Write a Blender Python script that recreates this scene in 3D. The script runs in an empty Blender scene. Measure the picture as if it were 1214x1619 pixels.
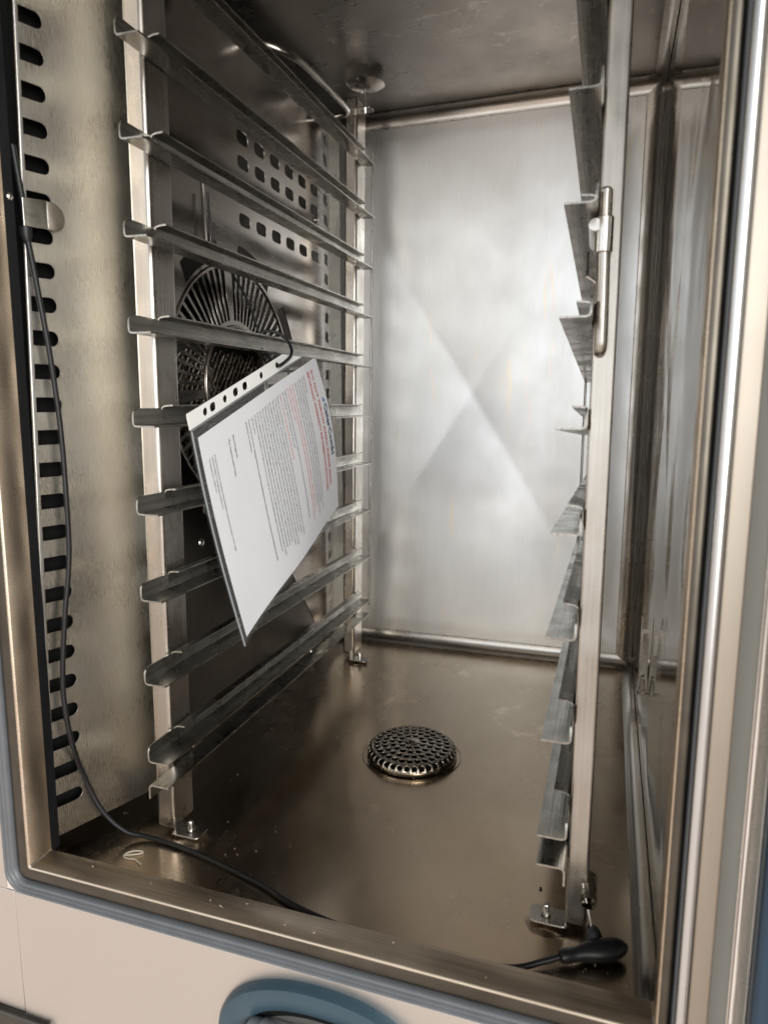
import bpy, bmesh, math, random
from mathutils import Vector, Matrix, noise
random.seed(7)
PI = math.pi
scene = bpy.context.scene
COL = scene.collection

# ------------------------------------------------------------------ camera
YAW, PITCH = math.radians(18.2), math.radians(9.05)
fw = Vector((-math.sin(YAW)*math.cos(PITCH), math.cos(YAW)*math.cos(PITCH), -math.sin(PITCH)))
rt = Vector((math.cos(YAW), math.sin(YAW), 0))
up = rt.cross(fw)
CAM = Vector((0, 0, .367))
cd = bpy.data.cameras.new('camera')
cam = bpy.data.objects.new('camera', cd); COL.objects.link(cam)
cam.matrix_world = Matrix(((rt.x, up.x, -fw.x, CAM.x), (rt.y, up.y, -fw.y, CAM.y), (rt.z, up.z, -fw.z, CAM.z), (0, 0, 0, 1)))
cd.sensor_fit = 'VERTICAL'; cd.sensor_height = 36; cd.sensor_width = 36
cd.lens = 1072/1619*36
cd.clip_start = .01; cd.clip_end = 100
cd.dof.use_dof = True; cd.dof.focus_distance = .66; cd.dof.aperture_fstop = 8.0
scene.camera = cam

# ------------------------------------------------------------------ world: the room the oven stands in
w = bpy.data.worlds.new('World'); scene.world = w; w.use_nodes = True
nt = w.node_tree; nt.nodes.clear()
wo = nt.nodes.new('ShaderNodeOutputWorld'); bg = nt.nodes.new('ShaderNodeBackground')
tc = nt.nodes.new('ShaderNodeTexCoord'); sep = nt.nodes.new('ShaderNodeSeparateXYZ')
mr = nt.nodes.new('ShaderNodeMapRange'); rp = nt.nodes.new('ShaderNodeValToRGB')
mr.inputs['From Min'].default_value = -1; mr.inputs['From Max'].default_value = 1
nt.links.new(tc.outputs['Generated'], sep.inputs[0]); nt.links.new(sep.outputs['Z'], mr.inputs[0])
nt.links.new(mr.outputs[0], rp.inputs[0]); nt.links.new(rp.outputs[0], bg.inputs[0]); nt.links.new(bg.outputs[0], wo.inputs[0])
er = rp.color_ramp
stops = [(0.0, (.80, .69, .60)), (.28, (.95, .81, .71)), (.42, (.54, .47, .41)), (.50, (.74, .73, .71)), (.60, (.78, .79, .79)), (.70, (.30, .30, .29)), (1.0, (.13, .13, .125))]
while len(er.elements) < len(stops): er.elements.new(.5)
for e, (p, c) in zip(er.elements, stops): e.position = p; e.color = (*c, 1)
bg.inputs[1].default_value = .95

# ------------------------------------------------------------------ lamps: the bright doorway behind the photographer, plus an added side fill
def area(name, loc, target, sx, sy, power, col):
    l = bpy.data.lights.new(name, 'AREA'); l.shape = 'RECTANGLE'; l.size = sx; l.size_y = sy; l.energy = power; l.color = col
    o = bpy.data.objects.new(name, l); COL.objects.link(o); o.location = loc
    o.rotation_euler = (Vector(target)-Vector(loc)).to_track_quat('-Z', 'Y').to_euler()
    return o
area('doorway_light', (-.7, -2.6, .80), (-.15, .9, .42), 5.0, 2.1, 29, (.95, .98, 1))
area('side_fill_light', (1.55, -1.5, .85), (-.3, .5, .35), 1.9, 1.9, 88, (1, .985, .95))  # added fill to brighten the letter and left panel; no window known there

vs = scene.view_settings
vs.view_transform = 'Standard'; vs.look = 'None'; vs.exposure = .18; vs.gamma = 1
scene.render.engine = 'CYCLES'
cy = scene.cycles
cy.use_denoising = True; cy.max_bounces = 12; cy.glossy_bounces = 9; cy.transparent_max_bounces = 12
cy.sample_clamp_indirect = 6; cy.blur_glossy = .3

# ------------------------------------------------------------------ materials
def newmat(name):
    m = bpy.data.materials.new(name); m.use_nodes = True
    return m, m.node_tree, m.node_tree.nodes['Principled BSDF']
def steel(name, base=(.56, .54, .51), rough=.26, dirt=(.36, .31, .26), dirt_amt=.35, dirt_scale=5, brush=(1, 1, 60), bump=.03, rvar=.12, speck=0.0, wave=0.0, spot=(.55,.5,.42), smap=(1, 1, 1), dmap=(1, 1, 1), grain=.22):
    m, t, b = newmat(name); N = t.nodes.new; L = t.links.new
    b.inputs['Metallic'].default_value = 1
    tcn = N('ShaderNodeTexCoord')
    n1 = N('ShaderNodeTexNoise'); n1.inputs['Scale'].default_value = dirt_scale; n1.inputs['Detail'].default_value = 8; n1.inputs['Roughness'].default_value = .62; n1.inputs['Distortion'].default_value = .6
    md = N('ShaderNodeMapping'); md.inputs['Scale'].default_value = dmap
    L(tcn.outputs['Object'], md.inputs[0]); L(md.outputs[0], n1.inputs['Vector'])
    r1 = N('ShaderNodeValToRGB'); r1.color_ramp.elements[0].position = .38; r1.color_ramp.elements[1].position = .72
    L(n1.outputs[0], r1.inputs[0])
    mx = N('ShaderNodeMix'); mx.data_type = 'RGBA'; mx.inputs['A'].default_value = (*base, 1); mx.inputs['B'].default_value = (*dirt, 1)
    mu = N('ShaderNodeMath'); mu.operation = 'MULTIPLY'; mu.inputs[1].default_value = dirt_amt
    L(r1.outputs[0], mu.inputs[0]); L(mu.outputs[0], mx.inputs['Factor'])
    # brushed grain
    mp = N('ShaderNodeMapping'); mp.inputs['Scale'].default_value = brush
    L(tcn.outputs['Object'], mp.inputs[0])
    n2 = N('ShaderNodeTexNoise'); n2.inputs['Scale'].default_value = 14; n2.inputs['Detail'].default_value = 4
    L(mp.outputs[0], n2.inputs['Vector'])
    m2 = N('ShaderNodeMix'); m2.data_type = 'RGBA'; m2.blend_type = 'OVERLAY'; m2.inputs['Factor'].default_value = grain
    L(mx.outputs['Result'], m2.inputs['A']); L(n2.outputs[0], m2.inputs['B'])
    colour = m2.outputs['Result']
    # pale dried-water patches and specks
    if speck > 0:
        n4 = N('ShaderNodeTexNoise'); n4.inputs['Scale'].default_value = 16; n4.inputs['Detail'].default_value = 6; n4.inputs['Roughness'].default_value = .7; n4.inputs['Distortion'].default_value = 1.4
        m6 = N('ShaderNodeMapping'); m6.inputs['Scale'].default_value = smap
        L(tcn.outputs['Object'], m6.inputs[0]); L(m6.outputs[0], n4.inputs['Vector'])
        r4 = N('ShaderNodeValToRGB'); r4.color_ramp.elements[0].position = .6; r4.color_ramp.elements[1].position = .68
        L(n4.outputs[0], r4.inputs[0])
        m4 = N('ShaderNodeMath'); m4.operation = 'MULTIPLY'; m4.inputs[1].default_value = speck; L(r4.outputs[0], m4.inputs[0])
        m3 = N('ShaderNodeMix'); m3.data_type = 'RGBA'; m3.inputs['B'].default_value = (*spot, 1)
        L(m4.outputs[0], m3.inputs['Factor']); L(colour, m3.inputs['A']); colour = m3.outputs['Result']
    L(colour, b.inputs['Base Color'])
    n3 = N('ShaderNodeTexNoise'); n3.inputs['Scale'].default_value = dirt_scale*2.2; n3.inputs['Detail'].default_value = 7
    L(tcn.outputs['Object'], n3.inputs['Vector'])
    mr1 = N('ShaderNodeMapRange'); mr1.inputs['From Min'].default_value = .3; mr1.inputs['From Max'].default_value = .7
    mr1.inputs['To Min'].default_value = max(.03, rough-rvar*.5); mr1.inputs['To Max'].default_value = rough+rvar*.8
    L(n3.outputs[0], mr1.inputs[0])
    mr2 = N('ShaderNodeMapRange'); mr2.inputs['To Min'].default_value = -.06; mr2.inputs['To Max'].default_value = .06
    L(n2.outputs[0], mr2.inputs[0])
    ad = N('ShaderNodeMath'); ad.operation = 'ADD'; L(mr1.outputs[0], ad.inputs[0]); L(mr2.outputs[0], ad.inputs[1]); L(ad.outputs[0], b.inputs['Roughness'])
    bp = N('ShaderNodeBump'); bp.inputs['Strength'].default_value = bump; bp.inputs['Distance'].default_value = .001
    L(n2.outputs[0], bp.inputs['Height'])
    if wave > 0:
        n5 = N('ShaderNodeTexNoise'); n5.inputs['Scale'].default_value = 7; n5.inputs['Detail'].default_value = 1
        L(tcn.outputs['Object'], n5.inputs['Vector'])
        b2 = N('ShaderNodeBump'); b2.inputs['Strength'].default_value = wave; b2.inputs['Distance'].default_value = .01
        L(n5.outputs[0], b2.inputs['Height']); L(b2.outputs[0], bp.inputs['Normal'])
    L(bp.outputs[0], b.inputs['Normal'])
    return m
def plain(name, col, rough=.5, metal=0, var=.12, scale=40, spec=.5, bump=.0):
    m, t, b = newmat(name); N = t.nodes.new; L = t.links.new
    b.inputs['Metallic'].default_value = metal; b.inputs['Specular IOR Level'].default_value = spec
    tcn = N('ShaderNodeTexCoord'); n = N('ShaderNodeTexNoise'); n.inputs['Scale'].default_value = scale; n.inputs['Detail'].default_value = 5
    L(tcn.outputs['Object'], n.inputs['Vector'])
    mx = N('ShaderNodeMix'); mx.data_type = 'RGBA'
    mx.inputs['A'].default_value = (*[c*(1-var) for c in col], 1); mx.inputs['B'].default_value = (*[min(1, c*(1+var)) for c in col], 1)
    L(n.outputs[0], mx.inputs['Factor']); L(mx.outputs['Result'], b.inputs['Base Color'])
    mr_ = N('ShaderNodeMapRange'); mr_.inputs['To Min'].default_value = max(.05, rough-.1); mr_.inputs['To Max'].default_value = rough+.1
    L(n.outputs[0], mr_.inputs[0]); L(mr_.outputs[0], b.inputs['Roughness'])
    if bump:
        bp = N('ShaderNodeBump'); bp.inputs['Strength'].default_value = bump; bp.inputs['Distance'].default_value = .001
        L(n.outputs[0], bp.inputs['Height']); L(bp.outputs[0], b.inputs['Normal'])
    return m
M = {}
M['back'] = steel('back_wall_steel', (.74, .75, .755), .34, (.62, .61, .585), .6, 5, (60, 1, 1.5), .06, .10, speck=.9, spot=(.80, .73, .61), smap=(2.0, 1, .22), dmap=(1.8, 1, .5), grain=.18)
M['side'] = steel('side_wall_steel', (.50, .49, .475), .05, (.41, .395, .37), .3, 3, (1, 2, 6), .01, .02, wave=.22, grain=.08)
M['floor'] = steel('floor_steel', (.66, .55, .425), .22, (.48, .385, .29), .6, 4, (6, 3, 1), .015, .12, speck=.8, spot=(.84, .72, .56), smap=(.8, .5, 1), grain=.1)
M['ceil'] = steel('ceiling_steel', (.58, .56, .53), .3, (.38, .36, .335), .6, 8, (3, 30, 1), .03, .16, speck=.9, spot=(.78, .76, .72), grain=.12)
M['cove'] = steel('weld_cove_steel', (.60, .57, .53), .24, (.46, .41, .35), .35, 5, (1, 1, 1), .02, .1)
M['weld'] = steel('weld_bead_steel', (.66, .64, .61), .3, (.45, .40, .34), .4, 60, (8, 8, 8), .5, .15)
M['panel'] = steel('slotted_panel_steel', (.60, .58, .53), .28, (.49, .455, .395), .4, 6, (170, 170, 10), .08, .08, speck=.12, spot=(.66, .61, .53), dmap=(1.4, 1.4, .4), grain=.42)
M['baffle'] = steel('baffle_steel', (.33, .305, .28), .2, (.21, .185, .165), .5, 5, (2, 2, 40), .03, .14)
M['rack'] = steel('rack_post_steel', (.49, .465, .43), .28, (.36, .31, .26), .5, 12, (40, 40, 1.2), .04, .16)
M['rail'] = steel('rail_steel', (.40, .39, .36), .25, (.25, .23, .20), .55, 14, (40, 1.0, 40), .14, .2, speck=.12, spot=(.66, .63, .58), grain=.6)
M['frame'] = steel('frame_steel', (.62, .525, .42), .34, (.44, .355, .275), .45, 9, (1, 60, 60), .08, .14, grain=.5)
M['front'] = steel('front_panel_steel', (.66, .63, .60), .36, (.60, .57, .55), .3, 4, (30, 30, 30), .004, .06, grain=.03)
M['bright'] = steel('bright_steel', (.66, .645, .62), .2, (.5, .46, .41), .3, 20, (20, 20, 20), .02, .12)
M['stripsteel'] = steel('toned_strip_steel', (.42, .375, .32), .42, (.36, .32, .275), .4, 8, (30, 30, 2), .01, .06, grain=.06)  # copy of the front panel steel, colour darkened to hold down its glare
M['silver'] = steel('silver_bar_steel', (.66, .67, .68), .3, (.60, .59, .58), .3, 10, (20, 20, 1), .01, .05, grain=.06)
M['rim'] = steel('drain_steel', (.36, .315, .26), .22, (.20, .165, .13), .6, 40, (10, 10, 10), .04, .18)
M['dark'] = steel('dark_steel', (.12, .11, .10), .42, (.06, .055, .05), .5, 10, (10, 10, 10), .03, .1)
M['channel'] = steel('shaded_flange_steel', (.12, .108, .09), .36, (.07, .06, .05), .5, 12, (4, 4, 4), .03, .12)  # frame flange in a darker copy; shade beside the gasket put into the colour
M['void'] = plain('hollow_shade_black', (.006, .006, .006), .8, spec=.1)  # flat black for hollows; the darkness inside is put into the colour
M['rubber'] = plain('black_rubber', (.009, .009, .010), .42, var=.3, scale=90, bump=.1, spec=.3)
M['strip'] = plain('black_edge_strip', (.013, .014, .017), .5, var=.4, scale=60, bump=.1)
M['gasket'] = plain('grey_silicone_gasket', (.105, .112, .122), .36, var=.2, scale=50, bump=.05)
M['greytrim'] = plain('grey_painted_trim', (.30, .30, .275), .45, var=.08, scale=12)
M['blue'] = plain('blue_plastic', (.030, .060, .082), .36, var=.18, scale=30)
M['doorblue'] = plain('door_blue_plastic', (.010, .030, .055), .22, var=.25, scale=8)
M['greyplast'] = plain('grey_plastic', (.20, .215, .225), .4, var=.1)
M['lightplast'] = plain('pale_plastic', (.60, .62, .62), .4, var=.05)
M['white'] = plain('white_plastic_strip', (.80, .80, .78), .35, var=.03)
M['paper'] = plain('white_paper', (.87, .885, .92), .75, var=.02, scale=20)
M['ink'] = plain('black_ink', (.045, .045, .06), .8, var=.05)
M['red'] = plain('red_ink', (.62, .10, .09), .8, var=.05)
M['navy'] = plain('navy_ink', (.05, .075, .15), .8, var=.05)
M['sky'] = plain('blue_ink', (.15, .32, .62), .8, var=.05)
M['crumb'] = plain('crumb', (.60, .52, .40), .8, var=.3)
M['soot'] = plain('burnt_crumb', (.012, .010, .008), .8)
M['scrap'] = plain('string_scrap', (.74, .68, .58), .6)
m, t, b = newmat('clear_film'); b.inputs['Roughness'].default_value = .12
tr = t.nodes.new('ShaderNodeBsdfTransparent'); tr.inputs[0].default_value = (.95, .95, .95, 1)
ms = t.nodes.new('ShaderNodeMixShader'); ms.inputs[0].default_value = .10
b.inputs['Base Color'].default_value = (.35, .35, .35, 1)
nz = t.nodes.new('ShaderNodeTexNoise'); nz.inputs['Scale'].default_value = 22; bp = t.nodes.new('ShaderNodeBump'); bp.inputs['Strength'].default_value = .25; bp.inputs['Distance'].default_value = .004
t.links.new(nz.outputs[0], bp.inputs['Height']); t.links.new(bp.outputs[0], b.inputs['Normal'])
t.links.new(tr.outputs[0], ms.inputs[1]); t.links.new(b.outputs[0], ms.inputs[2]); t.links.new(ms.outputs[0], t.nodes['Material Output'].inputs[0])
M['film'] = m

# ------------------------------------------------------------------ helpers
def world_base(parent):
    v = Vector((0, 0, 0)); p = parent
    while p is not None: v += p.location; p = p.parent
    return v
def thing(name, label, cat, loc=(0, 0, 0), group=None):
    o = bpy.data.objects.new(name, None); COL.objects.link(o); o.empty_display_size = .02
    o.location = loc; o['label'] = label; o['category'] = cat
    if group: o['group'] = group
    return o
def tag(o, label, cat, group=None, kind=None):
    if label: o['label'] = label
    if cat: o['category'] = cat
    if group: o['group'] = group
    if kind: o['kind'] = kind
    return o
def obj(name, bm, mat, parent=None, smooth=30, bevel=0, local=False, label=None, at=None):
    """ONE mesh object; bm is in world coordinates and gets moved into its parent's space (unless local)."""
    if not local:
        d = world_base(parent) if parent else Vector(at or (0, 0, 0))
        bmesh.ops.translate(bm, vec=-d, verts=bm.verts)
    me = bpy.data.meshes.new(name); bm.to_mesh(me); bm.free()
    me.materials.append(mat)
    o = bpy.data.objects.new(name, me); COL.objects.link(o)
    if parent: o.parent = parent
    elif at: o.location = at
    if smooth:
        me.shade_smooth(); me.set_sharp_from_angle(angle=math.radians(smooth))
    if bevel:
        b = o.modifiers.new('bevel', 'BEVEL'); b.width = bevel; b.segments = 3; b.limit_method = 'ANGLE'; b.angle_limit = math.radians(40)
    if label: o['label'] = label
    return o
def BM(): return bmesh.new()
def box(bm, x0, x1, y0, y1, z0, z1):
    v = [bm.verts.new((x, y, z)) for x in (x0, x1) for y in (y0, y1) for z in (z0, z1)]
    for f in ((0, 1, 3, 2), (4, 6, 7, 5), (0, 4, 5, 1), (2, 3, 7, 6), (0, 2, 6, 4), (1, 5, 7, 3)): bm.faces.new([v[i] for i in f])
    return bm
def quad(bm, a, b, c, d):
    return bm.faces.new([bm.verts.new(p) for p in (a, b, c, d)])
def tube(bm, pts, r, n=10, cap=True):
    pts = [Vector(p) for p in pts]; rs = r if isinstance(r, (list, tuple)) else [r]*len(pts)
    rings = []; prev = None
    for i, p in enumerate(pts):
        tg = (pts[min(i+1, len(pts)-1)]-pts[max(i-1, 0)]).normalized()
        if prev is None:
            a = tg.orthogonal().normalized()
        else:
            a = (prev - tg*prev.dot(tg)).normalized()
        prev = a; bb = tg.cross(a)
        rings.append([bm.verts.new(p+(a*math.cos(2*PI*k/n)+bb*math.sin(2*PI*k/n))*rs[i]) for k in range(n)])
    for i in range(len(rings)-1):
        for k in range(n):
            bm.faces.new((rings[i][k], rings[i][(k+1) % n], rings[i+1][(k+1) % n], rings[i+1][k]))
    if cap:
        bm.faces.new(rings[0][::-1]); bm.faces.new(rings[-1])
    return bm
def smooth_path(pts, sub=6):
    P = [Vector(p) for p in pts]; out = []
    for i in range(len(P)-1):
        p0, p1, p2, p3 = P[max(i-1, 0)], P[i], P[i+1], P[min(i+2, len(P)-1)]
        for k in range(sub):
            t = k/sub
            out.append(.5*((2*p1)+(p2-p0)*t+(2*p0-5*p1+4*p2-p3)*t*t+(3*p1-p0-3*p2+p3)*t**3))
    out.append(P[-1]); return out
def lathe(bm, prof, c, n=40, axis='Z'):
    rings = []
    for r, h in prof:
        ring = []
        for k in range(n):
            a = 2*PI*k/n
            if axis == 'Z': p = (c[0]+r*math.cos(a), c[1]+r*math.sin(a), c[2]+h)
            elif axis == 'X': p = (c[0]+h, c[1]+r*math.cos(a), c[2]+r*math.sin(a))
            else: p = (c[0]+r*math.cos(a), c[1]+h, c[2]+r*math.sin(a))
            ring.append(bm.verts.new(p))
        rings.append(ring)
    for i in range(len(rings)-1):
        for k in range(n):
            bm.faces.new((rings[i][k], rings[i][(k+1) % n], rings[i+1][(k+1) % n], rings[i+1][k]))
    if prof[0][0] > 1e-6: bm.faces.new(rings[0][::-1])
    if prof[-1][0] > 1e-6: bm.faces.new(rings[-1])
    bmesh.ops.remove_doubles(bm, verts=bm.verts, dist=1e-6)
    bmesh.ops.recalc_face_normals(bm, faces=bm.faces)
    return bm
def sheet(bm, poly, ext, thick):
    """thin folded sheet: poly = cross-section [(a,b)..], ext(a,b,s) for s in 0,1 gives the two ends; thickened in the section plane"""
    n = len(poly); P = [Vector(p) for p in poly]; nor = []
    for i in range(n):
        d = Vector((0, 0))
        if i > 0: e = (P[i]-P[i-1]).normalized(); d += Vector((-e.y, e.x))
        if i < n-1: e = (P[i+1]-P[i]).normalized(); d += Vector((-e.y, e.x))
        nor.append(d.normalized())
    inn = [p for p in P]; outr = [p+q*thick for p, q in zip(P, nor)]
    V = {}
    for s in (0, 1):
        for i in range(n):
            V[s, 0, i] = bm.verts.new(ext(inn[i].x, inn[i].y, s)); V[s, 1, i] = bm.verts.new(ext(outr[i].x, outr[i].y, s))
    for i in range(n-1):
        for side in (0, 1):
            bm.faces.new((V[0, side, i], V[0, side, i+1], V[1, side, i+1], V[1, side, i]))
        for s in (0, 1):
            bm.faces.new((V[s, 0, i], V[s, 0, i+1], V[s, 1, i+1], V[s, 1, i]))
    for i in (0, n-1):
        bm.faces.new((V[0, 0, i], V[0, 1, i], V[1, 1, i], V[1, 0, i]))
    bmesh.ops.recalc_face_normals(bm, faces=bm.faces)
    return bm
def arc2(c, r, a0, a1, n=5):
    return [(c[0]+r*math.cos(math.radians(a0+(a1-a0)*k/n)), c[1]+r*math.sin(math.radians(a0+(a1-a0)*k/n))) for k in range(n+1)]
def plate(loops, thick, place, bev=0):
    """flat plate with holes (first loop is the outline); place(u, v, w) -> world"""
    cu = bpy.data.curves.new('tmp', 'CURVE'); cu.dimensions = '2D'; cu.fill_mode = 'BOTH'; cu.extrude = thick/2
    for lp in loops:
        s = cu.splines.new('POLY'); s.points.add(len(lp)-1)
        for p, q in zip(s.points, lp): p.co = (q[0], q[1], 0, 1)
        s.use_cyclic_u = True
    o = bpy.data.objects.new('tmp', cu); COL.objects.link(o)
    dg = bpy.context.evaluated_depsgraph_get(); dg.update()
    me = bpy.data.meshes.new_from_object(o.evaluated_get(dg))
    bm = BM(); bm.from_mesh(me); bpy.data.meshes.remove(me)
    bpy.data.objects.remove(o); bpy.data.curves.remove(cu)
    bmesh.ops.remove_doubles(bm, verts=bm.verts, dist=1e-6)
    for v in bm.verts: v.co = Vector(place(v.co.x, v.co.y, v.co.z))
    bmesh.ops.recalc_face_normals(bm, faces=bm.faces)
    return bm
def rrect(cx, cy, w, h, r, n=5):
    out = []
    for (sx, sy, a) in ((1, 1, 0), (-1, 1, 90), (-1, -1, 180), (1, -1, 270)):
        out += arc2((cx+sx*(w/2-r), cy+sy*(h/2-r)), r, a, a+90, n)
    return out
def circ(cx, cy, r, n=20): return [(cx+r*math.cos(2*PI*k/n), cy+r*math.sin(2*PI*k/n)) for k in range(n)]
def loopsweep(bm, prof, x0, x1, z0, z1, rad, ys, fr=.55, n=5):
    """sweep a (e, y) profile (e = outward offset) round the rounded rectangle of the door opening"""
    rings = []
    cor = [((x1, z1), 0), ((x0, z1), 90), ((x0, z0), 180), ((x1, z0), 270)]
    for (c, a0) in cor:
        sx = 1 if c[0] == x1 else -1; sz = 1 if c[1] == z1 else -1
        for k in range(n+1):
            a = math.radians(a0+90*k/n)
            ring = []
            for e, y in prof:
                r = rad+.45*e
                xx = c[0]+sx*(.55*e-rad)+r*math.cos(a)
                zz = c[1]+sz*(.55*e-rad)+r*math.sin(a)
                if xx > x1: xx = x1+(xx-x1)*fr
                if xx < -.2: xx += .0125*max(0, zz-.015)
                ring.append(bm.verts.new((xx, y+ys, zz)))
            rings.append(ring)
    m_ = len(prof)
    for i in range(len(rings)):
        A, B_ = rings[i], rings[(i+1) % len(rings)]
        for k in range(m_-1): bm.faces.new((A[k], A[k+1], B_[k+1], B_[k]))
    bmesh.ops.recalc_face_normals(bm, faces=bm.faces)
    return bm

# ================================================================== THE OVEN
XL, XR, YB, ZC, YF = -.432, .046, .975, .766, .3857
oven = thing('combi_oven', 'open stainless steel combi oven seen through its doorway, empty chamber with brown stained floor', 'oven', (-.19, .36, 0))

# floor with drain well
DC = (-.181, .645)
bm = plate([[(XL-.01, YF+.001), (XR+.01, YF+.001), (XR+.01, YB+.01), (XL-.01, YB+.01)], circ(DC[0], DC[1], .0505, 48)], .001, lambda u, v, w: (u, v, w-.0005))
obj('chamber_floor', bm, M['floor'], oven, smooth=0)
bm = lathe(BM(), [(.0505, 0), (.0500, -.002), (.0485, -.006), (.046, -.03), (.0001, -.03)], (DC[0], DC[1], 0), 48)
obj('drain_well', bm, M['void'], oven)  # darkness down the drain painted as black
bm = lathe(BM(), [(.0525, .0001), (.0518, .0006), (.0508, .0005), (.0498, -.001)], (DC[0], DC[1], 0), 48)
o = obj('drain_rim', bm, M['floor'], oven)

# back wall: shallow pressed pyramid with an X crease
def pyramid(a, b, c, d, depth, n, inset=.06, p=150, N=150):
    """flat border, four facets meeting softly at the centre, pushed by depth along n"""
    bm = BM(); a, b, c, d, n = map(Vector, (a, b, c, d, n)); V = []
    for i in range(N+1):
        row = []
        for j in range(N+1):
            s_, t_ = i/N, j/N
            q = a.lerp(b, s_).lerp(d.lerp(c, s_), t_)
            u, v = abs(2*s_-1), abs(2*t_-1)
            m_ = ((u+1e-5)**p+(v+1e-5)**p)**(1/p)
            h = max(0, (1-inset)-m_)/(1-inset)
            row.append(bm.verts.new(q+n*(depth*h+.00016*noise.noise(q*5)+.00004*noise.noise(q*14))))
        V.append(row)
    for i in range(N):
        for j in range(N): bm.faces.new((V[i][j], V[i+1][j], V[i+1][j+1], V[i][j+1]))
    return bm
bm = pyramid((XL-.0, YB, -.003), (XR+.003, YB, -.003), (XR+.003, YB, ZC+.003), (XL-.0, YB, ZC+.003), .0145, (0, 1, 0), .10)
obj('back_wall', bm, M['back'], oven, smooth=60)
bm = pyramid((XR, YF, -.003), (XR, YB+.003, -.003), (XR, YB+.003, ZC+.003), (XR, YF, ZC+.003), .003, (1, 0, 0), .12)
obj('side_wall', bm, M['side'], oven, smooth=60)
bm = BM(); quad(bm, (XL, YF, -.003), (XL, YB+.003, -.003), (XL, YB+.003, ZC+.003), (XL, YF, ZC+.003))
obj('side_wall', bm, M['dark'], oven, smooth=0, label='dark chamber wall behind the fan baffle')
bm = plate([[(XL-.01, YF), (XR+.003, YF), (XR+.003, YB+.003), (XL-.01, YB+.003)], circ(-.321, .60, .012, 20)], .001, lambda u, v, w: (u, v, ZC+w))
obj('ceiling', bm, M['ceil'], oven, smooth=0)

# rounded weld coves along the corners
def cove(bm, fn, r, n=8, seg=1):
    rows = []
    for s in range(seg+1):
        rows.append([bm.verts.new(fn(r-r*math.cos(PI/2*k/n), r-r*math.sin(PI/2*k/n), s/seg)) for k in range(n+1)])
    for i in range(seg):
        for k in range(n): bm.faces.new((rows[i][k], rows[i][k+1], rows[i+1][k+1], rows[i+1][k]))
    return bm
R = .016
bm = BM()
cove(bm, lambda p, q, s: (XL+(XR-XL)*s, YB-p*1.0-.0005, .0005+q), R)
cove(bm, lambda p, q, s: (XL+(XR-XL)*s, YB-p-.0005, ZC-.0015-q), R)
cove(bm, lambda p, q, s: (XR-.0005-p, YB-q-.0005, 0+ZC*s), .02)
cove(bm, lambda p, q, s: (XR-.0005-p, YF+(YB-YF)*s, .0005+q), .013)
cove(bm, lambda p, q, s: (XR-.0005-p, YF+(YB-YF)*s, ZC-.0015-q), .013)
obj('corner_cove', bm, M['cove'], oven, smooth=60)
def bead(bm, a, b, r, seg=120, amp=.5):
    a, b = Vector(a), Vector(b); pts = []; rs = []
    for k in range(seg+1):
        p = a.lerp(b, k/seg); nn = noise.noise(p*170)
        pts.append(p+Vector((0, 0, noise.noise(p*23)*r*.8))); rs.append(r*(1+amp*nn))
    return tube(bm, pts, rs, 6)
for a_, b_, r_, sg, am in (((XL, YB-.0003, R+.0006), (XR-.02, YB-.0003, R+.0006), .0011, 120, .5), ((XL, YB-.0003, ZC-R-.0015), (XR-.02, YB-.0003, ZC-R-.0015), .0011, 120, .5), ((XR-.0205, YB-.0006, R), (XR-.0205, YB-.0006, ZC-R), .0007, 120, .5),
                       ((-.4065, YF-.0005, .0150), (-.4065, .3640, .0150), .0013, 60, .9), ((.0420, YF-.0005, .0150), (.0420, .3640, .0150), .0013, 60, .9)):
    bm = BM(); bead(bm, a_, b_, r_, sg, am); obj('weld_bead', bm, M['weld'], oven, smooth=60)

# door frame: inner return, front flange, rebate, then the gasket
OX0, OX1, OZ0, OZ1 = -.4065, .042, .015, .768
bm = loopsweep(BM(), [(.016, YF+.004), (.0, YF), (-.0, YF-.001), (-.0005, .3645), (.0003, .3634), (.0012, .3632)], OX0, OX1, OZ0, OZ1, .0015, 0, n=3)
obj('door_frame', bm, M['frame'], oven, smooth=40)
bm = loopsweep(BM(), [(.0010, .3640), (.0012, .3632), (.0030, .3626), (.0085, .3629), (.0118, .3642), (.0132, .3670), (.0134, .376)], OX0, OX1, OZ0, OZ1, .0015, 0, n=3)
obj('shaded_flange', bm, M['channel'], oven, smooth=40)
gp = [(.0130, .376), (.0130, .3642), (.0135, .3622), (.0143, .3612), (.0155, .3610), (.0162, .3624), (.0169, .3610), (.0180, .3602), (.0190, .3606), (.0196, .3620), (.0203, .3606), (.0214, .3600), (.0224, .3608), (.0228, .3640), (.0228, .376)]
bm = loopsweep(BM(), gp, OX0, OX1, OZ0, OZ1, .006, 0, n=6)
obj('door_gasket', bm, M['gasket'], oven, smooth=50)
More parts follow.
